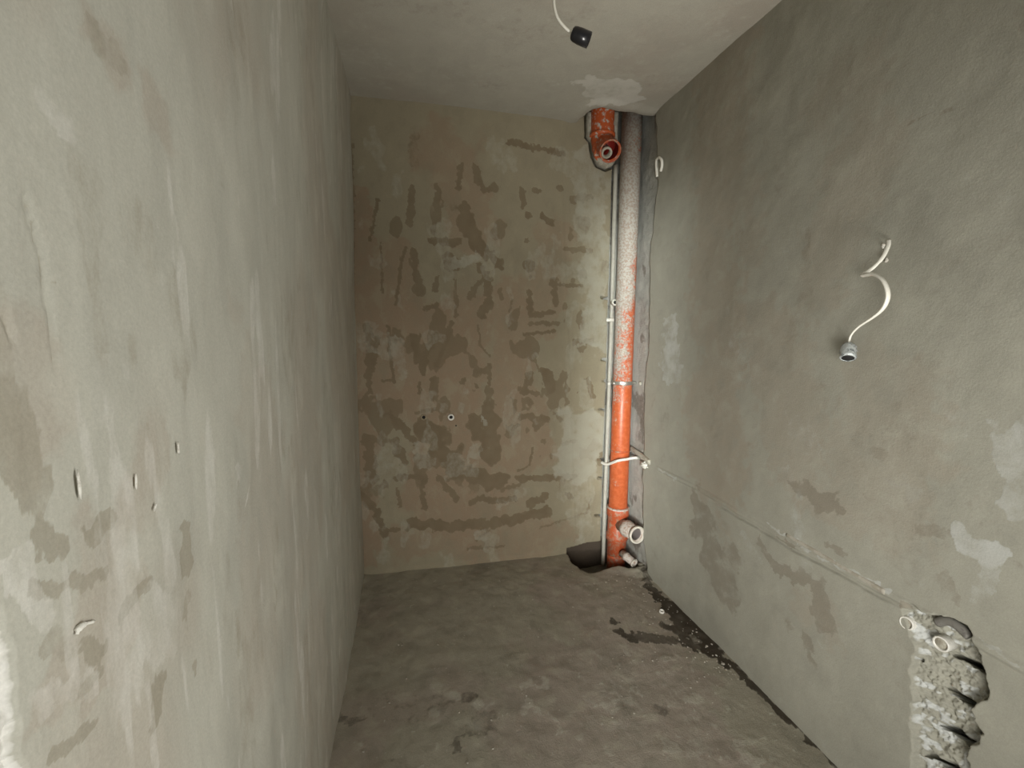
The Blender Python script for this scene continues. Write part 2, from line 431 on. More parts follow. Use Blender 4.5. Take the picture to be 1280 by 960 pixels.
# ---- left wall
LEFT_DAMP = [
 (.7,40,[(55,672),(80,680)]),(.6,30,[(118,665),(140,655)]),(.6,22,[(45,742),(85,732),(130,718)]),(.65,20,[(160,760),(185,735)]),
 (.65,24,[(236,660),(236,708)]),(.5,12,[(236,745),(234,772)]),(.7,30,[(105,800),(125,812)]),(.6,22,[(104,862),(125,835)]),
 (.75,24,[(200,852),(192,905)]),(.7,22,[(75,937),(118,906)]),(.55,50,[(30,590),(50,610)]),(.5,60,[(20,500),(20,560)]),
 (.5,30,[(66,800),(85,815)]),(.5,10,[(244,828),(246,838)]),(.45,34,[(120,45),(150,75)]),(.5,5,[(42,250),(60,330),(72,460)]),(.5,5,[(0,370),(14,410)]),
 (.35,22,[(205,150),(210,160)]),(.4,16,[(300,750),(302,810)]),(.4,10,[(345,720),(347,760)]),(.4,14,[(278,230)]),(.4,12,[(186,533)]),
 (.3,50,[(0,200),(40,240)]),(.35,12,[(305,860),(306,885)]),(.4,10,[(75,355)]),
]
LEFT_LIGHT = [(.28,3,[(150,325),(185,340),(228,337)]),(.3,5,[(200,280),(208,305)]),(.35,6,[(315,610),(308,640)]),(.3,60,[(130,500),(150,470)]),(.35,40,[(20,700),(60,770)]),(.3,60,[(190,770),(220,800)]),(.3,50,[(60,130),(90,160)]),
 (.35,30,[(300,600)]),(.3,40,[(110,860),(60,880)])]
LEFT_WARM = [(.6,80,[(190,560),(170,640)]),(.7,70,[(140,60)]),(.6,60,[(200,150)]),(.6,120,[(20,450),(60,520)]),(.7,120,[(150,690),(120,830)]),(.5,140,[(330,500),(340,800)]),(.8,8,[(440,330),(446,600)]),(.4,60,[(290,380)])]
uy = axis((-3.3, -2.45, 0.03), (-2.45, -2.33, 0.004), (-2.33, -2.25, 0.0016), (-2.25, -2.0, 0.004), (-2.0, -1.2, 0.0055), (-1.2, 0.06, 0.009)); vz = axis((-0.06, 0.9, 0.009), (0.9, 1.08, 0.006), (1.08, 1.28, 0.0028), (1.28, 1.9, 0.006), (1.9, 2.78, 0.008))
U, V = np.meshgrid(uy, vz, indexing='ij')
near = 0.0012
def scalepaint(st, soft, warp, seed):
    out = np.zeros_like(U)
    for s in st:
        p = hit(*s[2][0], 0, 0); dep = float((p-CP) @ FW)
        out = np.maximum(out, paint(U, V, [s], 0, 0, 1, 2, dep/FPX, soft*dep, warp*dep, seed))
    return out
dm = scalepaint(LEFT_DAMP, 0.008, 0.014, 51)
dm = np.maximum(dm, 0.38*sst(0.62, 0.70, fbm(U*10, V*3.5, 71, 4)))
dm = np.maximum(dm, 0.36*sst(.60, .70, fbm(U*34, V*5, 76, 4))*sst(-2.15, -1.9, U))
lm = scalepaint(LEFT_LIGHT, 0.008, 0.012, 52)*1.4
lm = np.maximum(lm, 0.46*sst(0.60, 0.70, fbm(U*26, V*4.0, 91, 5)))
wm = scalepaint(LEFT_WARM, 0.06, 0.04, 53)
wm = np.maximum(wm, 0.6*sst(0.5, 0.65, fbm(U*3, V*2, 92, 4)))
dx = (fbm(U*1.3, V*0.9, 13)-0.5)*0.020 + (fbm(U*8, V*5, 18)-0.5)*0.006 + (fbm(U*24, V*6, 19)-0.5)*0.003
rg = paint(U, V, [(1, 5, [(42, 250), (60, 330), (72, 460)]), (1, 5, [(0, 370), (14, 410)])], 0, 0, 1, 2, 0.0012, 0.004, 0.006, 54)
dx = dx - rg*0.0025
rg = paint(U, V, [(1, 6, [(90, 300), (130, 312), (150, 325), (185, 340), (228, 337)]), (1, 5, [(0, 150), (80, 230), (90, 262)])], 0, 0, 1, 2, 0.0014, 0.004, 0.006, 55)
dx = dx + rg*0.0010
# broken plaster edge by the doorway: rough pale block shows behind it
zz = [0.0, 0.6, 1.0] + [hit(*p, 0, 0)[2] for p in [(34, 953), (24, 939), (27, 928), (30, 902), (25, 896), (24, 857), (20, 852), (24, 832), (22, 811), (13, 795), (9, 774), (2, 764)]]
yy = [-2.285, -2.29, -2.285] + [hit(*p, 0, 0)[1] for p in [(34, 953), (24, 939), (27, 928), (30, 902), (25, 896), (24, 857), (20, 852), (24, 832), (22, 811), (13, 795), (9, 774), (2, 764)]]
o_ = np.argsort(zz); zz = np.array(zz)[o_]; yy = np.array(yy)[o_]
ye = np.interp(V, np.append(zz, [zz[-1]+0.012, 1.5]), np.append(yy, [-2.33, -2.5]))
br = sst(0.001, -0.001, U-ye+(fbm(U*120, V*120, 21)-0.5)*0.008)
dx = dx*(1-br) + br*(-0.010 + (fbm(U*110, V*110, 24, 5)-0.5)*0.013 + (fbm(U*40, V*40, 25, 3)-0.5)*0.009)
lm = lm*(1-br) + br*(1.25-0.4*sst(0.56, 0.66, fbm(U*130, V*130, 26))); dm = dm*(1-br)
# irregular arris along the ceiling corner
dx = dx + 0.015*sst(2.52, 2.66, V)*(fbm(U*5, V*5, 27)-0.2)
wall_left = grid('wall_left', dx, U, V, (dm, lm, wm), M_left, flip=False)
tag(wall_left, kind='structure')

# ---- right wall
RIGHT_DAMP = [
 (.6,22,[(1000,610),(1020,620),(1052,634)]),(.5,14,[(954,680),(969,712),(1000,722),(1032,732)]),(.55,26,[(1025,745),(1036,785)]),
 (.5,16,[(1150,662),(1188,668)]),(.4,18,[(1180,720),(1190,740)]),(.45,14,[(1008,800),(1012,825)]),(.4,10,[(985,770),(988,790)]),
 (.5,8,[(975,670),(1000,685)]),(.5,10,[(1040,680),(1058,692)]),(.4,14,[(1010,290),(1008,340)]),(.35,30,[(1105,20)]),(.4,8,[(1178,475)]),
 (.4,14,[(1085,560),(1120,575)]),(.5,40,[(870,620),(885,700)]),(.45,50,[(900,700),(915,745)]),(.35,20,[(940,560)]),(.5,4,[(1140,150),(1200,140)]),
 (.55,4,[(1130,758),(1142,764)]),
]
RIGHT_LIGHT = [(.5,30,[(1205,672),(1230,685)]),(.4,40,[(1270,540),(1265,620)]),(.4,20,[(1225,740),(1240,720)]),(.45,4,[(823,586),(850,597)]),
 (.5,4,[(960,655),(1000,678),(1060,712),(1115,742)]),(.35,20,[(988,590),(1010,700)]),(.35,16,[(930,670),(950,700)]),(.4,5,[(1232,800),(1280,832)]),
 (.3,30,[(1010,560),(990,530)]),(.3,60,[(1130,610)]),(.35,20,[(985,320)]),(.3,26,[(1180,510),(1200,530)]),(.3,3,[(906,118),(905,130)]),(.4,4,[(1022,800),(1030,812)]),
 (.45,30,[(840,400),(838,470)]),(.3,30,[(915,400),(935,470)])]
RIGHT_WARM = [(.5,120,[(1100,480),(1120,600)]),(.5,90,[(1080,200),(1040,330)]),(.8,90,[(900,100),(895,300),(890,600)]),(.6,90,[(960,420),(1000,560)]),(.6,40,[(1020,620),(1050,640)]),(.4,80,[(1050,120)]),(.5,60,[(1010,760)]),(.5,40,[(925,170),(940,300)])]
zE = np.array([-.1, .021, .26, .545, 1.078, 1.41, 1.866, 2.249, 2.624, 2.8]); yE = np.array([-.37, -.35, -.27, -.237, -.212, -.239, -.219, -.262, -.215, -.215])
uy = axis((-3.3, -2.1, 0.02), (-2.1, -1.97, 0.005), (-1.97, -1.68, 0.0026), (-1.68, -0.6, 0.0065), (-0.6, -0.22, 0.006)); vz = axis((-0.06, 0.12, 0.01), (0.12, 0.30, 0.004), (0.30, 0.72, 0.0026), (0.72, 2.8, 0.0075))
U, V = np.meshgrid(uy, vz, indexing='ij')
ed = np.interp(V, zE, yE) + (fbm(V*18, V*0+3, 31)-0.5)*0.03
Uy = U + (ed+0.22)*np.clip(1-(-.22-U)/.35, 0, 1)
Ub, U = U, Uy
RIGHT_LIGHT = [(a*.8, w, p) for a, w, p in RIGHT_LIGHT]
def scalepaint_r(st, soft, warp, seed):
    out = np.zeros_like(U)
    for s in st:
        p = hit(*s[2][0], 0, W); dep = float((p-CP) @ FW)
        out = np.maximum(out, paint(U, V, [s], 0, W, 1, 2, dep/FPX, soft*dep, warp*dep, seed))
    return out
dm = scalepaint_r(RIGHT_DAMP, 0.008, 0.012, 56)
dm = np.maximum(dm, 0.34*sst(0.62, 0.70, fbm(U*7, V*6, 73, 4)))
lm = scalepaint_r(RIGHT_LIGHT, 0.008, 0.010, 57)*1.4
lm = np.maximum(lm, 0.30*sst(0.62, 0.70, fbm(U*8, V*6, 93, 4)))
wm = scalepaint_r(RIGHT_WARM, 0.10, 0.04, 58)
dx = (fbm(U*1.4, V*1.2, 43)-0.5)*0.022 + (fbm(U*7, V*6, 48)-0.5)*0.006
# buried pipe run: a filled chase with a raised lip
zl = 0.672 + 0.006*np.sin(U*6)
run = sst(0.016, 0.004, np.abs(V-zl))*sst(-2.2, -2.0, U)*sst(-0.35, -0.5, U)
dx = dx - run*0.006*(0.4+fbm(U*10, V*10, 44)) + 0.010*sst(0.010, 0.003, np.abs(V-zl+0.017+(fbm(U*20, V*20, 45)-0.5)*0.012))*sst(-1.75, -1.6, U)*sst(-0.8, -1.0, U)
# chopped-out opening with rough block behind
HOLE = [(1128, 762), (1145, 762), (1165, 768), (1185, 771), (1205, 780), (1214, 792), (1222, 808), (1226, 825), (1235, 850), (1238, 866), (1224, 876), (1215, 885), (1217, 900), (1228, 915), (1222, 925), (1212, 930), (1210, 945), (1215, 960), (1212, 990), (1200, 1030), (1130, 1010), (1140, 960), (1142, 930), (1138, 905), (1143, 870), (1142, 850), (1138, 835), (1148, 815), (1140, 795)]
hp = [hit(*p, 0, W) for p in HOLE]; hp = [(p[1], p[2]) for p in hp]
pdx = polydist(U+(fbm(U*50, V*50, 61)-.5)*0.018, V+(fbm(U*50, V*50, 62)-.5)*0.018, hp)
inn = sst(-0.003, 0.005, pdx)
# the left side of the opening is a shallow feathered slope, the right side a sharp break
lft = sst(-1.86, -1.74, U)
depth = 0.034*(1-lft)+0.012*lft
rough = (fbm(U*35, V*60, 64, 5)-0.5)*0.022 + (np.abs(fbm(U*70+V*30, V*110-U*40, 65, 4)-0.5)-.12)*0.028 + (fbm(U*220, V*220, 68, 2)-.5)*0.006
blk = depth + rough
JOINT = [((1183, 820), (1217, 838)), ((1176, 862), (1218, 892)), ((1168, 908), (1212, 938)), ((1152, 944), (1185, 968)), ((1172, 905), (1195, 925))]
slot = np.zeros_like(U)
for k, (a, b) in enumerate(JOINT):
    A = hit(*a, 0, W); B = hit(*b, 0, W)
    wd_ = 0.004 if k == 4 else 0.0095
    t_ = np.clip((A[1]-U)/(A[1]-B[1]), 0.25, 1)
    wd_ = wd_*(0.45+0.75*t_)
    D = segdist(U, V+(fbm(U*40, V*40, 66)-.5)*0.010, (A[1], A[2]), (B[1], B[2]))
    slot = np.maximum(slot, 0.11*(1-np.clip((D-wd_)/0.002, 0, 1)))
for p, r in (((1230, 868), .014), ((1221, 921), .013), ((1212, 955), .010), ((1204, 788), .014), ((1226, 859), .007), ((1148, 826), .006)):
    A = hit(*p, 0, W); slot = np.maximum(slot, 0.08*(1-sst(r*.8, r, np.hypot(U-A[1], V-A[2]+(fbm(U*60, V*60, 69)-.5)*.01))))
slot = slot*inn
dx = dx*(1-inn) + inn*blk
lm = lm*(1-inn) + inn*(0.22+0.9*sst(.50, .66, fbm(U*45, V*45, 67))); dm = dm*(1-inn); wm = wm*(1-inn)
A = hit(1141, 760, 0, W); dx = dx + 0.012*(1-sst(.004, .018, np.hypot((U-A[1])*.6, V-A[2])))
# wavy arris at the ceiling and thin horizontal slot beside the pipes
X = W + dx + slot
sl = [hit(790, 556, 0, W), hit(801, 563, 0, W)]
X[-1, :] = W + 0.03
U2 = U.copy(); U2[-1, :] = U[-2, :]
wall_right = grid('wall_right', X, U2, V - 0.55*slot, (dm, lm, wm), M_right, flip=True)
tag(wall_right, kind='structure')

# raw concrete behind the plaster in the pipe corner
def raw_strip(name, parent, us, fn, seed):
    vz = axis((-0.16, 2.82, 0.012)); U, V = np.meshgrid(us, vz, indexing='ij')
    d = (fbm(U*30, V*30, seed, 5)-0.5)*0.012 + (fbm(U*6, V*3, seed+3)-0.5)*0.01
    X, Y, Z = fn(U, V, d)
    return grid(name, X, Y, Z, (np.maximum(0.5*sst(.55, .7, fbm(U*9, V*5, seed+5)), sst(.09, .02, V)*(U < 1.6)*(seed == 110)), 0.6*sst(.5, .7, fbm(U*12, V*7, seed+6))*sst(.05, .15, V), 0*U), M_raw, parent)
raw_strip('concrete_backing', wall_back, axis((1.20, 1.70, 0.012)), lambda U, V, d: (U, 0.078+d*.6, V), 110)
raw_strip('concrete_backing', wall_right, axis((-0.55, 0.11, 0.012)), lambda U, V, d: (W+0.016+d*.7, U, V), 120)

# ---- ceiling
CH = [(716, 154), (722, 150), (733, 140), (742, 134), (752, 132), (762, 134), (772, 137), (790, 138), (803, 142), (816, 143)]
cp_ = [hit(*p, 2, H) for p in CH]; cp_ = [(p[0], p[1]) for p in cp_]
cpoly = cp_ + [(W+0.06, cp_[-1][1]), (W+0.06, 0.12), (cp_[0][0], 0.12)]
ux = axis((-0.05, 1.15, 0.012), (1.15, 1.70, 0.006)); uy = axis((-3.3, -0.9, 0.014), (-0.9, -0.35, 0.009), (-0.35, 0.11, 0.006))
U, V = np.meshgrid(ux, uy, indexing='ij')
dz = (fbm(U*1.5, V*1.5, 83)-0.5)*0.018 + (fbm(U*8, V*8, 84)-0.5)*0.004
pd = polydist(U+(fbm(U*40, V*40, 85)-.5)*0.008, V, cpoly)
dz = dz*(1-sst(-.05, 0, pd)) + 0.10*sst(-0.003, 0.008, pd)
dz = dz - 0.012*sst(-.10, -.02, pd)*sst(0.004, -0.004, pd)
dm = 0.35*sst(.58, .7, fbm(U*4, V*4, 86)); dm = np.maximum(dm, 0.4*sst(0.02, 0.05, pd))
lm = 0.35*sst(.56, .7, fbm(U*6, V*6, 87)); 
lm = np.maximum(lm, paint(U, V, [(.5, 16, [(745, 125), (800, 122)]), (.45, 30, [(740, 105), (780, 112)]), (.3, 20, [(690, 105)])], 2, H, 0, 1, .0046, .02, .02, 88)*1.3)
wm = sst(.45, .65, fbm(U*1.5, V*1.5, 89))*0.7
ceiling = grid('ceiling', U, V, H+dz, (dm, lm, wm), M_ceil, flip=True)
tag(ceiling, kind='structure')

# ---- floor
FL_DAMP = [(1.0,26,[(862,775),(885,800),(893,810)]),(1,18,[(835,757),(855,775)]),(.8,20,[(845,785),(870,806)]),(1.0,16,[(822,744),(838,760),(858,782)]),(1.0,22,[(858,782),(876,800),(893,812)]),(.9,12,[(812,734),(826,746)]),(.9,10,[(900,822),(955,868)]),(.85,8,[(950,868),(1045,955)]),(.8,6,[(845,800),(870,816)]),
 (.85,12,[(767,779)]),(.8,12,[(776,791),(798,800)]),(.6,14,[(800,797),(840,800)]),(.4,20,[(600,912),(615,900)]),(.45,12,[(572,930)]),(.4,16,[(590,870)]),(.4,20,[(830,893)]),
 (.35,22,[(560,868),(545,890)]),(.5,8,[(805,722),(815,735)]),(.4,10,[(420,900),(450,898)]),(.35,14,[(790,770),(830,785)]),(.5,16,[(800,700),(812,722)])]
FL_LIGHT = [(.5,4,[(757,756)]),(.55,4,[(770,757)]),(.55,5,[(749,855)]),(.5,4,[(839,862)]),(.5,4,[(661,782)]),(.4,30,[(860,900),(880,930)]),(.4,20,[(600,900)]),(.4,26,[(840,850),(850,880)]),
 (.35,60,[(740,850),(760,900)]),(.35,30,[(550,900)]),(.4,5,[(720,732),(740,728)]),(.3,40,[(870,870)])]
FL_WARM = [(1,120,[(740,760),(800,840)]),(1,90,[(680,870),(760,860)]),(1,80,[(850,870),(900,940)]),(.8,60,[(780,730),(830,790)]),(.6,40,[(670,800)])]
ux = axis((-0.05, 1.2, 0.009), (1.2, 1.71, 0.005)); uy = axis((-3.3, -1.9, 0.03), (-1.9, -0.45, 0.009), (-0.45, 0.11, 0.005))
U, V = np.meshgrid(ux, uy, indexing='ij')
dm = paint(U, V, FL_DAMP, 2, 0, 0, 1, .0042, .014, .02, 140)
dm = np.maximum(dm, .34*sst(.60, .72, fbm(U*11, V*11, 141, 4))*sst(-.5, -1.0, V))
lm = paint(U, V, FL_LIGHT, 2, 0, 0, 1, .0040, .012, .02, 142)
lm = np.maximum(lm, .5*sst(.58, .70, fbm(U*14, V*14, 143, 5))*sst(-.6, -1.0, V))
lm = np.maximum(lm, .6*sst(.80, .86, fbm(U*60, V*60, 144, 2)))
wm = paint(U, V, FL_WARM, 2, 0, 0, 1, .0040, .08, .05, 145)
wm = np.maximum(wm, .8*sst(.5, .65, fbm(U*3, V*3, 146)))
dz = (fbm(U*3, V*3, 147)-.5)*.016 + (fbm(U*20, V*20, 148, 5)-.5)*.0045 + lm*.0012
fpoly = [tuple(hit(*p, 2, 0)[:2]) for p in [(714, 701), (720, 706), (727, 712), (738, 716), (748, 714), (756, 711), (772, 708), (786, 711), (800, 711)]]
fpoly = [(1.255, 0.13), (1.262, -0.02)] + fpoly + [(1.72, fpoly[-1][1]), (1.72, 0.13)]
pd = polydist(U+(fbm(U*30, V*30, 149)-.5)*.012, V+(fbm(U*30, V*30, 150)-.5)*.012, fpoly)
dz = dz + .012*sst(-.10, -.01, pd)*sst(1.40, 1.55, U) - .16*sst(-.004, .012, pd)
# mortar heaped along the foot of the right wall, near the corner
dz = dz + .018*sst(W-.10, W, U)*sst(-.55, -.3, V)*(pd < 0)*fbm(U*30, V*30, 151)*1.6
dz = dz + .012*sst(.05, 0, U)*fbm(V*9, U*9, 152) 
floor = grid('floor', U, V, dz, (dm, lm, wm), M_floor)
tag(floor, kind='structure')

# ================================================================ THINGS
# ---- orange soil stack
PX, PY, PR = 1.574, -0.068, 0.0585
st = empty('drain_stack', (PX, PY, -0.1), 'tall orange plastic drain pipe, mortar splashed above and clean orange below, in the far corner', 'pipe')
link('pipe', lathe_me('pipe', (PX, PY, 0.29), (0, 0, 1), [(0, PR), (0.0, PR), (0.8, PR), (1.6, PR), (2.47, PR)], 40), M_pipe, st)
sb = link('socket', lathe_me('socket', (PX, PY, 0.0), (0, 0, 1), [(0.0, PR+.002), (0.10, PR+.002), (0.105, PR+.010), (0.14, PR+.010), (.145, PR+.003), (.26, PR+.003), (0.265, PR+.011), (0.315, PR+.011), (0.325, PR+.004)], 40), M_orange_d, st)
link('ring_bead', lathe_me('ring_bead', (PX, PY, 0.309), (0, 0, 1), [(0, PR+.008), (.003, PR+.014), (.010, PR+.014), (.013, PR+.008)], 40), M_dustpipe, sb)
link('pipe_foot', lathe_me('pipe_foot', (PX, PY, -0.11), (0, 0, 1), [(0, PR), (.13, PR)], 32), M_orange_d, st)
link('joint_lip', lathe_me('joint_lip', (PX, PY, 0.655+0.03), (0, 0, 1), [(0, PR+.001), (.002, PR+.004), (.008, PR+.004), (.010, PR+.001)], 36), M_orange_d, st)
# branch, opening towards the room
Me = Vector(hit(797, 669, 1, -0.29)); Ms = Vector((PX+0.002, PY-0.03, 0.215))
dr = (Me-Ms).normalized(); L = (Me-Ms).length
RB = 0.046
br_ = link('branch', lathe_me('branch', Ms, dr, [(0, RB*.9), (L*.35, RB*.9), (L*.38, RB+.006), (L*.5, RB+.006), (L*.56, RB), (L-.008, RB), (L-.008, RB-.008), (L*.3, RB-.008)], 36), M_dustpipe, st)
u_, v_ = frame(dr)
def ring_me(name, o, d, r, t, ln, n=36):
    return lathe_me(name, o, d, [(0, r-t), (0, r), (ln, r), (ln+t*.3, r-t*.4), (ln, r-t), (0, r-t)], n, cap=False)
link('rim', ring_me('rim', Ms+dr*(L-.016), dr, RB+.007, .013, .016), M_rim, br_)
link('bore', lathe_me('bore', Ms, dr, [(L*.3, RB-.0085), (L*.36, RB-.0085)], 28), M_black, br_)
link('bore_sleeve', lathe_me('bore_sleeve', Ms, dr, [(L*.34, RB-.0088), (L-.02, RB-.0088)], 28, cap=False), M_brim, br_)
link('bore_plug', lump_me('bore_plug', Ms+dr*(L*.44)+Vector((.014, 0, -.008)), (.022, .02, .022), 4, .2), M_brim, br_)
# ---- clamp around the stack
zc = float(hit(783, 478, 1, PY)[2])
cl = empty('pipe_clamp', (PX, PY, zc), 'galvanised steel clamp holding the orange drain pipe at mid height', 'clamp')
link('band', lathe_me('band', (PX, PY, zc-.011), (0, 0, 1), [(0, PR), (0, PR+.0045), (.003, PR+.005), (.019, PR+.005), (.022, PR+.0045), (.022, PR)], 40, cap=False), M_steel, cl)
for s in (-1, 1):
    ear = link('ear', lathe_me('ear', (PX+s*(PR+.000), PY-.010, zc), (s, 0, 0), [(0, .010), (.014, .010), (.018, .006)], 12), M_steel, cl)
    link('bolt', lathe_me('bolt', (PX+s*(PR+.012), PY-.034, zc), (0, 1, 0), [(0, .005), (0.003, .0085), (.009, .0085), (.009, .004), (.04, .004)], 6), M_steel, ear)
bk = tag(link('wall_plug', lump_me('wall_plug', hit(801, 479, 0, W+.018), (.014, .013, .013), 3, .2), M_mortar), 'round grey mortar plug on the raw concrete right of the steel clamp', 'plug')

# ---- thin pale riser
TX, TY, TR = 1.509, -0.012, 0.0125
zb, zt = -0.1, 2.42
wr = empty('water_riser', (TX, TY, zb), 'thin pale grey water pipe running up beside the orange drain pipe', 'pipe')
pts = [(TX+.001, TY, zb), (TX-.001, TY, .3), (TX, TY-.001, .7), (TX+.002, TY, 1.2), (TX+.003, TY, 1.55), (TX, TY, 2.0), (TX-.001, TY+.002, zt)]
link('pipe', tube_me('pipe', spline(pts, 6), TR, 16), M_ppr, wr)
P = Vector(hit(769, 378, 1, TY-.045))
ou = link('outlet', lathe_me('outlet', (P.x, TY, P.z), (0, -1, 0), [(0, .014), (.030, .014), (.034, .0195), (.043, .0195), (.045, .018), (.045, .0105), (.02, .0105)], 24), M_white, wr)
link('outlet_bore', lathe_me('outlet_bore', (P.x, TY, P.z), (0, -1, 0), [(.0, .0104), (.040, .0104)], 20), M_black, ou)
P = hit(762, 400, 1, -.02)
link('clip', lathe_me('clip', (TX-.034, -.018, P[2]), (1, 0, .02), [(0, .010), (.004, .012), (.03, .0105), (.045, .0125)], 12), M_white, wr)
link('clip', lathe_me('clip', (TX-.012, -.03, hit(767, 479, 1, -.03)[2]), (0.5, -1, 0), [(0, .010), (.010, .010), (.014, .006)], 12), M_white, wr)
# ---- white cross pipe in front of the stack
zx = float(hit(755, 577, 1, -.02)[2])
A = Vector(hit(752, 578, 1, 0.004)); B = Vector(hit(772, 576, 1, -.142)); C_ = Vector(hit(795, 572, 1, -.155))
A2 = Vector((TX-.03, -.030, A.z))
cross = tag(link('cross_pipe', tube_me('cross_pipe', spline([A, Vector((TX-.006, -.040, A.z)), B, (B+C_)/2+Vector((0, -.002, .001)), C_, C_+Vector((.022, .03, -.012))], 8), .0085, 12, wob=.05), M_white), 'white thin pipe crossing in front of the orange drain pipe near knee height', 'pipe')
# grey mortar covered pipe on the raw strip and the white dab where it meets the plaster
a = Vector((W+.005, -.02, hit(790, 560, 0, W)[2]+.02)); a = Vector(hit(789, 560, 0, W+.006)); b = Vector(hit(813, 578, 0, W-.004))
tag(link('stub_pipe', tube_me('stub_pipe', spline([a, (a+b)/2+Vector((-.004, 0, .004)), b], 6), .015, 14, wob=.06), M_mortar), 'short mortar-covered grey pipe stub slanting along the raw concrete right of the white cross pipe', 'pipe')
b = hit(805, 581, 0, W-.005)
tag(link('plaster_dab', lump_me('plaster_dab', b, (.016, .036, .020), 7, .45, 3), M_whitemort), 'white plaster dab where the white cross pipe enters the right wall', 'plaster')

# ---- upper fitting beneath the ceiling
c0 = Vector(hit(753, 150, 1, -.03)); mo = Vector(hit(763, 189, 1, -.16))
ub = empty('drain_elbow', (c0.x, -.03, 2.72), 'stubby orange drain elbow hanging from the ceiling hole with open mouth, caked in mortar', 'pipe')
ex = c0.x
bd = link('body', tube_me('body', spline([(ex, -.03, 2.74), (ex, -.032, 2.62), (ex+.004, -.038, 2.53), (ex+.008, -.05, 2.49), (ex+.012, -.06, 2.475)], 6), [.069]*10+[.069, .068, .067, .066, .065]*3, 30), M_orange, ub)
nk = Vector((ex+.010, -.040, 2.525))
dd = Vector((mo-nk)).normalized(); L = (mo-nk).length; r = .058
nz = link('neck', lathe_me('neck', nk, dd, [(-.02, r+.004), (L*.2, r+.004), (L*.45, r+.002), (L*.8, r), (L-.004, r), (L-.004, r-.007), (L*.25, r-.007)], 32), M_orange, ub)
link('rim', ring_me('rim', mo-dd*.012, dd, r+.004, .009, .012), M_orange_d, nz)
link('bore', lathe_me('bore', nk, dd, [(L*.3, r-.009), (L*.42, r-.009)], 24), M_redin, nz)
link('bore_sleeve', lathe_me('bore_sleeve', nk, dd, [(L*.4, r-.0075), (L-.014, r-.0075)], 32, cap=False), M_redin, nz)
link('inner_pipe', ring_me('inner_pipe', mo-dd*.045+Vector((-.018, 0, -.014)), dd, .031, .011, .035, 24), M_mortar, nz)
link('collar', tube_me('collar', [(ex, -.033, 2.555), (ex, -.033, 2.560), (ex, -.033, 2.575), (ex, -.033, 2.580)], [.068, .075, .075, .068], 30), M_orange, ub)
# mortar bed around the fitting
def bed(name, poly_px, yb, yf, mat, seed, cut=None):
    P = [hit(p[0], p[1], 1, 0) for p in poly_px]; P = [(q[0], q[2]) for q in P]
    cxx = sum(p[0] for p in P)/len(P); czz = sum(p[1] for p in P)/len(P)
    rings = []
    rr = random.Random(seed)
    fine = []
    for i in range(len(P)):
        a, b = P[i], P[(i+1) % len(P)]
        for k in range(4):
            t = k/4; fine.append((a[0]*(1-t)+b[0]*t+rr.uniform(-.002, .002), a[1]*(1-t)+b[1]*t+rr.uniform(-.002, .002)))
    for s, y in ((1.0, yb), (1.0, yf*.3), (.95, yf*.75), (.86, yf), (.7, yf*1.05), (.4, yf*.9)):
        rings.append([(cxx+(p[0]-cxx)*s, y+rr.uniform(-.003, .003)*(s < 1), czz+(p[1]-czz)*s) for p in fine])
    return rings_mesh(name, rings)
bedo = bed('mortar_bed', [(733, 140), (733, 170), (738, 178), (741, 194), (747, 206), (757, 211), (766, 207), (771, 196), (772, 140)], .05, -.028, M_mortar, 4)
tag(link('mortar_bed', bedo, M_mortar), 'rough grey mortar bed moulded around the orange elbow below the ceiling', 'mortar')
c = (PX-.0+.0, .01, 2.6)
# ---- little drain outlet at the floor
e0 = Vector((1.570, -.150, .045)); e1 = Vector(hit(793, 704, 2, .022)); dd = (e1-e0).normalized(); L = (e1-e0).length
fd_ = empty('floor_drain_pipe', e0, 'small dusty brown drain pipe end lying at the floor beneath the wide open branch', 'pipe')
link('pipe', lathe_me('pipe', e0, dd, [(0, .023), (L*.28, .023), (L*.3, .028), (L*.42, .028), (L*.46, .0235), (L-.002, .0235), (L-.002, .018), (L*.3, .018)], 24), M_dustpipe, fd_)
link('rim', ring_me('rim', e1-dd*.008, dd, .0265, .008, .009, 24), M_rim, fd_)

# ---- outlets in the back wall
P = hit(563.5, 521, 1, 0)
wo = empty('water_outlet', (P[0], 0, P[2]), 'open white pipe end with black bore in middle of the back wall', 'outlet')
ring = lathe_me('ring', (P[0], 0.012, P[2]), (0, -1, 0), [(0, .019), (.030, .019), (.032, .017), (.032, .011), (.01, .010)], 24)
link('ring', ring, M_white, wo)
link('bore', lathe_me('bore', (P[0], .012, P[2]), (0, -1, 0), [(.0, .0098), (.024, .0098)], 20), M_black, wo)
P = hit(529.5, 521.5, 1, 0)
wo = empty('water_outlet', (P[0], 0, P[2]), 'pipe end clogged with brown plaster, left of the white open outlet on back wall', 'outlet')
M_clog = simple('clogged', (0.26, 0.21, 0.14), .9, dirt=(.36, .31, .22), amt=.45, scale=90, bump=.5)
link('ring', lathe_me('ring', (P[0], .012, P[2]), (0, -1, 0), [(0, .018), (.022, .018), (.024, .016), (.024, .011), (.01, .010)], 20, wob=.05), M_clog, wo)
link('bore', lathe_me('bore', (P[0]+.001, .012, P[2]), (0, -1, 0), [(.0, .0098), (.014, .0098)], 16), M_black, wo)
P = hit(570, 532, 1, 0)
tag(link('screw_hole', lathe_me('screw_hole', (P[0], .006, P[2]), (0, -1, 0), [(0, .0045), (.009, .0045), (.010, .003)], 10), M_black), 'tiny dark plug just below right of the white outlet on back wall', 'plug')

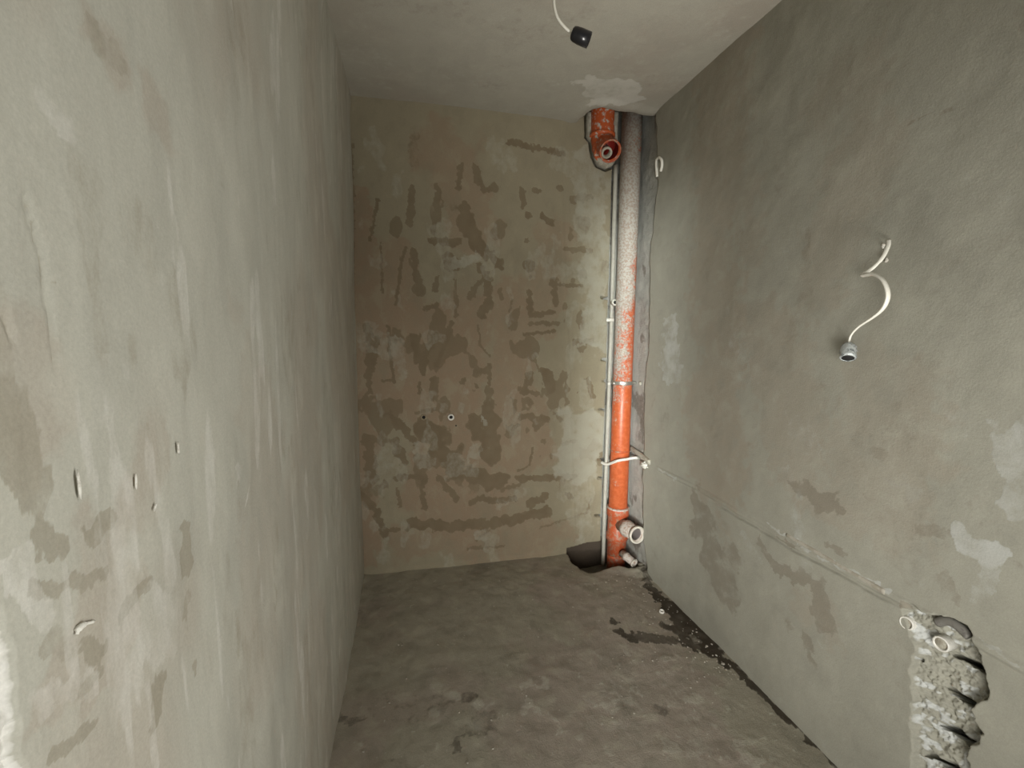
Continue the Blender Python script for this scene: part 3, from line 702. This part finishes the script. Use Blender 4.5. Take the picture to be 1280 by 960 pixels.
# ---- cable on the right wall
cab = [(1111, 300, .002), (1110, 308, .012), (1103, 322, .03), (1092, 334, .045), (1078, 344, .055), (1082, 344, .06), (1092, 343, .068), (1104, 351, .075), (1110, 368, .078), (1105, 384, .075), (1092, 396, .068), (1074, 408, .060), (1064, 419, .055), (1061, 430, .052)]
pts = [Vector(hit(x, y, 0, W-o)) for x, y, o in cab]
sp_ = spline(pts, 6); N_ = len(sp_)
rad = []
for i in range(N_):
    t = i/(N_-1)
    rad.append(.0040+.0044*max(0, math.sin(math.pi*min(1, max(0, (t-.18)/.72)))) + (.0015 if t < .18 else 0))
E1 = Vector(hit(1060, 449, 0, W-.050)); E0 = pts[-1]
wc = empty('wall_cable', pts[0], 'twisted white cable dangling from the right wall with a silvery taped end', 'cable')
link('wire', tube_me('wire', sp_, rad, 10, flat=.6), M_cable, wc)
toc = (Vector(CP)-E0).normalized()
dd = ((Vector(hit(1059, 457, 0, W-.052))-E0).normalized()*.80+toc*.52).normalized()
s0 = E0-dd*.004-Vector((0, 0, .004))
tp = link('taped_end', lathe_me('taped_end', s0, dd, [(0, .006), (.003, .016), (.012, .021), (.020, .020), (.028, .0225), (.034, .0195), (.042, .0215), (.050, .0205), (.051, .0170), (.035, .0165)], 22, wob=.09, seed=5), M_tape, wc)
link('end_bore', lathe_me('end_bore', s0, dd, [(.036, .0160), (.049, .0166)], 18), M_black, tp)
for (x, y) in ((1104, 307), (1108, 325)):
    p = hit(x, y, 0, W-.001)
    tag(link('plaster_crumb', lump_me('plaster_crumb', p, (.003, .006, .008), x, .4, 2), M_whitemort), 'white plaster fleck %s where the cable leaves the right wall' % ('left of the spot' if x == 1104 else 'below and right of the spot'), 'plaster')

# ---- hanging cable with black lamp holder
dep = 1.36
q0 = Vector(hd(715, 41, dep)); q1 = Vector(hd(740, 52, dep)); dd = (q1-q0).normalized()
hang = [hd(716, 42, dep), hd(706, 34, dep), hd(697, 22, dep), hd(693, 8, dep), hd(692, -8, dep)]
hang = [Vector(p) for p in hang]
top = hang[-1]
hang += [Vector((top.x-.004, top.y+.002, top.z+.07)), Vector((top.x+.008, top.y, (top.z+H)/2+.03)), Vector((top.x+.004, top.y, H+.012))]
hc = empty('ceiling_cable', hang[-1], 'white cable hanging from ceiling with a black lamp holder at its end', 'lamp')
link('wire', tube_me('wire', spline(hang[::-1], 8), .0042, 10), M_cable, hc)
lh = link('lamp_holder', lathe_me('lamp_holder', q0, dd, [(0, .006), (.0, .014), (.004, .0185), (.012, .0205), (.020, .0208), (.022, .0215), (.056, .0215), (.056, .018), (.03, .017)], 32), M_blackp, hc)
link('holder_bore', lathe_me('holder_bore', q0, dd, [(.028, .0165), (.034, .0165)], 20), M_black, lh)

# ---- little wire hook beside the pipes
hk = [(821.5, 221, .004), (820.5, 208, .008), (821, 200, .014), (824, 197, .02), (827, 200, .02), (827.5, 207, .016), (826, 214, .012)]
pts = [Vector(hit(x, y, 0, W-o)) for x, y, o in hk]
tag(link('wire_loop', tube_me('wire_loop', spline(pts, 8), .0075, 10), M_cable), 'small white wire loop poking out high on right wall edge beside orange pipe', 'wire')

# ---- pipe ends at the chopped opening (lower right)
for (x, y, r, lab) in ((1133, 779, .0185, 'left white pipe ring at the upper left edge of the chopped wall opening'), (1176, 805, .0195, 'right white pipe ring inside the chopped wall opening')):
    p = Vector(hit(x, y, 0, W-.003)); d = Vector((-1, -.10, .03)).normalized()
    pe = empty('pipe_end', p, lab, 'pipe')
    s = p-d*.05
    link('ring', lathe_me('ring', s, d, [(0, r), (.050, r), (.052, r-.001), (.052, r-.0042), (.035, r-.0045)], 28), M_white, pe)
    link('bore', lathe_me('bore', s, d, [(.03, r-.0046), (.047, r-.0046)], 24), M_mortar, pe)
# grey conduit elbow behind the upper edge of the opening
pp = [Vector(hit(x, y, 0, W+.012)) for x, y in ((1172, 778), (1185, 776), (1198, 783), (1212, 796))]
tag(link('conduit', tube_me('conduit', spline(pp, 6), .012, 14), simple('grey_conduit', (.19, .18, .16), .6, dirt=(.12, .11, .10), amt=.4, scale=60)), 'grey curved conduit at the top of the chopped wall opening', 'conduit')
# exposed stretch of the buried pipe
pp = [Vector(hit(x, y, 0, W-.001)) for x, y in ((985, 668), (1004, 679), (1040, 700), (1072, 719), (1108, 740))]
tag(link('buried_pipe', tube_me('buried_pipe', spline(pp, 10), .0105, 14, wob=.04), simple('plastered_pipe', (.42, .39, .33), .9, dirt=(.34, .31, .25), amt=.5, scale=40, bump=.5)), 'plaster-coated pipe half buried in the right wall leading to the chopped opening', 'pipe')

# ---- bits on the left wall and floor
for k, (x, y, l, wd2, tilt, lab) in enumerate(((223, 560, .008, .0022, 0, 'white plaster fleck, highest of those low on left wall'), (99, 606, .013, .0022, 0, 'thin white plaster fleck nearest the left picture edge'),
        (170, 602, .008, .002, .1, 'white plaster fleck in the middle of the left wall group'), (194, 634, .005, .002, .8, 'lowest and rightmost tilted white fleck of the left wall group'))):
    p = hit(x, y, 0, .002)
    bm = bmesh.new(); bmesh.ops.create_icosphere(bm, subdivisions=2, radius=1)
    for v in bm.verts:
        a_, b_ = v.co.y*wd2*.8, v.co.z*l*(1+.2*math.sin(v.co.y*5))
        v.co = Vector((v.co.x*.001+p[0], p[1]+a_*math.cos(tilt)+b_*math.sin(tilt), p[2]-a_*math.sin(tilt)+b_*math.cos(tilt)))
    me = bpy.data.meshes.new('plaster_fleck'); bm.to_mesh(me); bm.free()
    tag(link('plaster_fleck', me, M_whitemort), lab, 'plaster')
pts = [Vector(hit(x, y, 0, .0015)) for x, y in ((96, 793), (99, 785), (106, 780), (117, 777))]
tag(link('plaster_fleck', tube_me('plaster_fleck', spline(pts, 5), [.0015]*3+[.0028]*7+[.0015]*6, 8), M_whitemort), 'curved white plaster fleck low on the left wall', 'plaster')
p = Vector(hit(827, 763, 2, .012))
tag(link('small_ring', ring_me('small_ring', p-Vector((0, 0, .010)), (0, -.25, 1), .013, .006, .009, 20), M_white), 'tiny white ring lying on the floor beside the dark damp stain', 'ring')

# loose grit swept over the floor
rnd = random.Random(8); bm = bmesh.new()
def fz(x, y):
    a = np.array([[x]]); b = np.array([[y]])
    return float(((fbm(a*3, b*3, 147)-.5)*.016 + (fbm(a*20, b*20, 148, 5)-.5)*.0045)[0, 0])
for k in range(230):
    if k < 120: x = W-abs(rnd.gauss(0, .12))-.02; y = rnd.uniform(-1.2, -.30)
    else: x = rnd.uniform(.1, 1.55); y = rnd.uniform(-1.9, -.35)
    s = rnd.choice((.0018, .0025, .0025, .004)) * (1.7 if rnd.random() < .06 else 1)
    mt = Matrix.Translation((x, y, fz(x, y)+s*.4)) @ Matrix.Rotation(rnd.uniform(0, 3), 4, 'Z') @ Matrix.Diagonal((s*rnd.uniform(.8, 1.8), s, s*.7, 1))
    bmesh.ops.create_icosphere(bm, subdivisions=1, radius=1, matrix=mt)
me = bpy.data.meshes.new('floor_grit'); bm.to_mesh(me); bm.free()
tag(link('floor_grit', me, simple('grit', (.36, .33, .28), .9, dirt=(.6, .57, .5), amt=.42, scale=8), smooth=False), 'loose mortar grit scattered over the concrete floor', 'grit', kind='stuff')
# mortar lumps heaped in the corner by the pipes
for k, (x, y, r, lab) in enumerate(((803, 708, .020, 'left mortar lump at the foot of the right wall beside the small drain'), (812, 716, .017, 'middle mortar lump at foot of the right wall'), (820, 722, .012, 'right and smallest mortar lump at foot of the right wall'))):
    p = hit(x, y, 2, .006)
    tag(link('mortar_lump', lump_me('mortar_lump', p, (r*1.2, r*1.5, r*.7), k+11, .35, 3), M_mortar), lab, 'mortar', 'mortar lumps in the pipe corner')
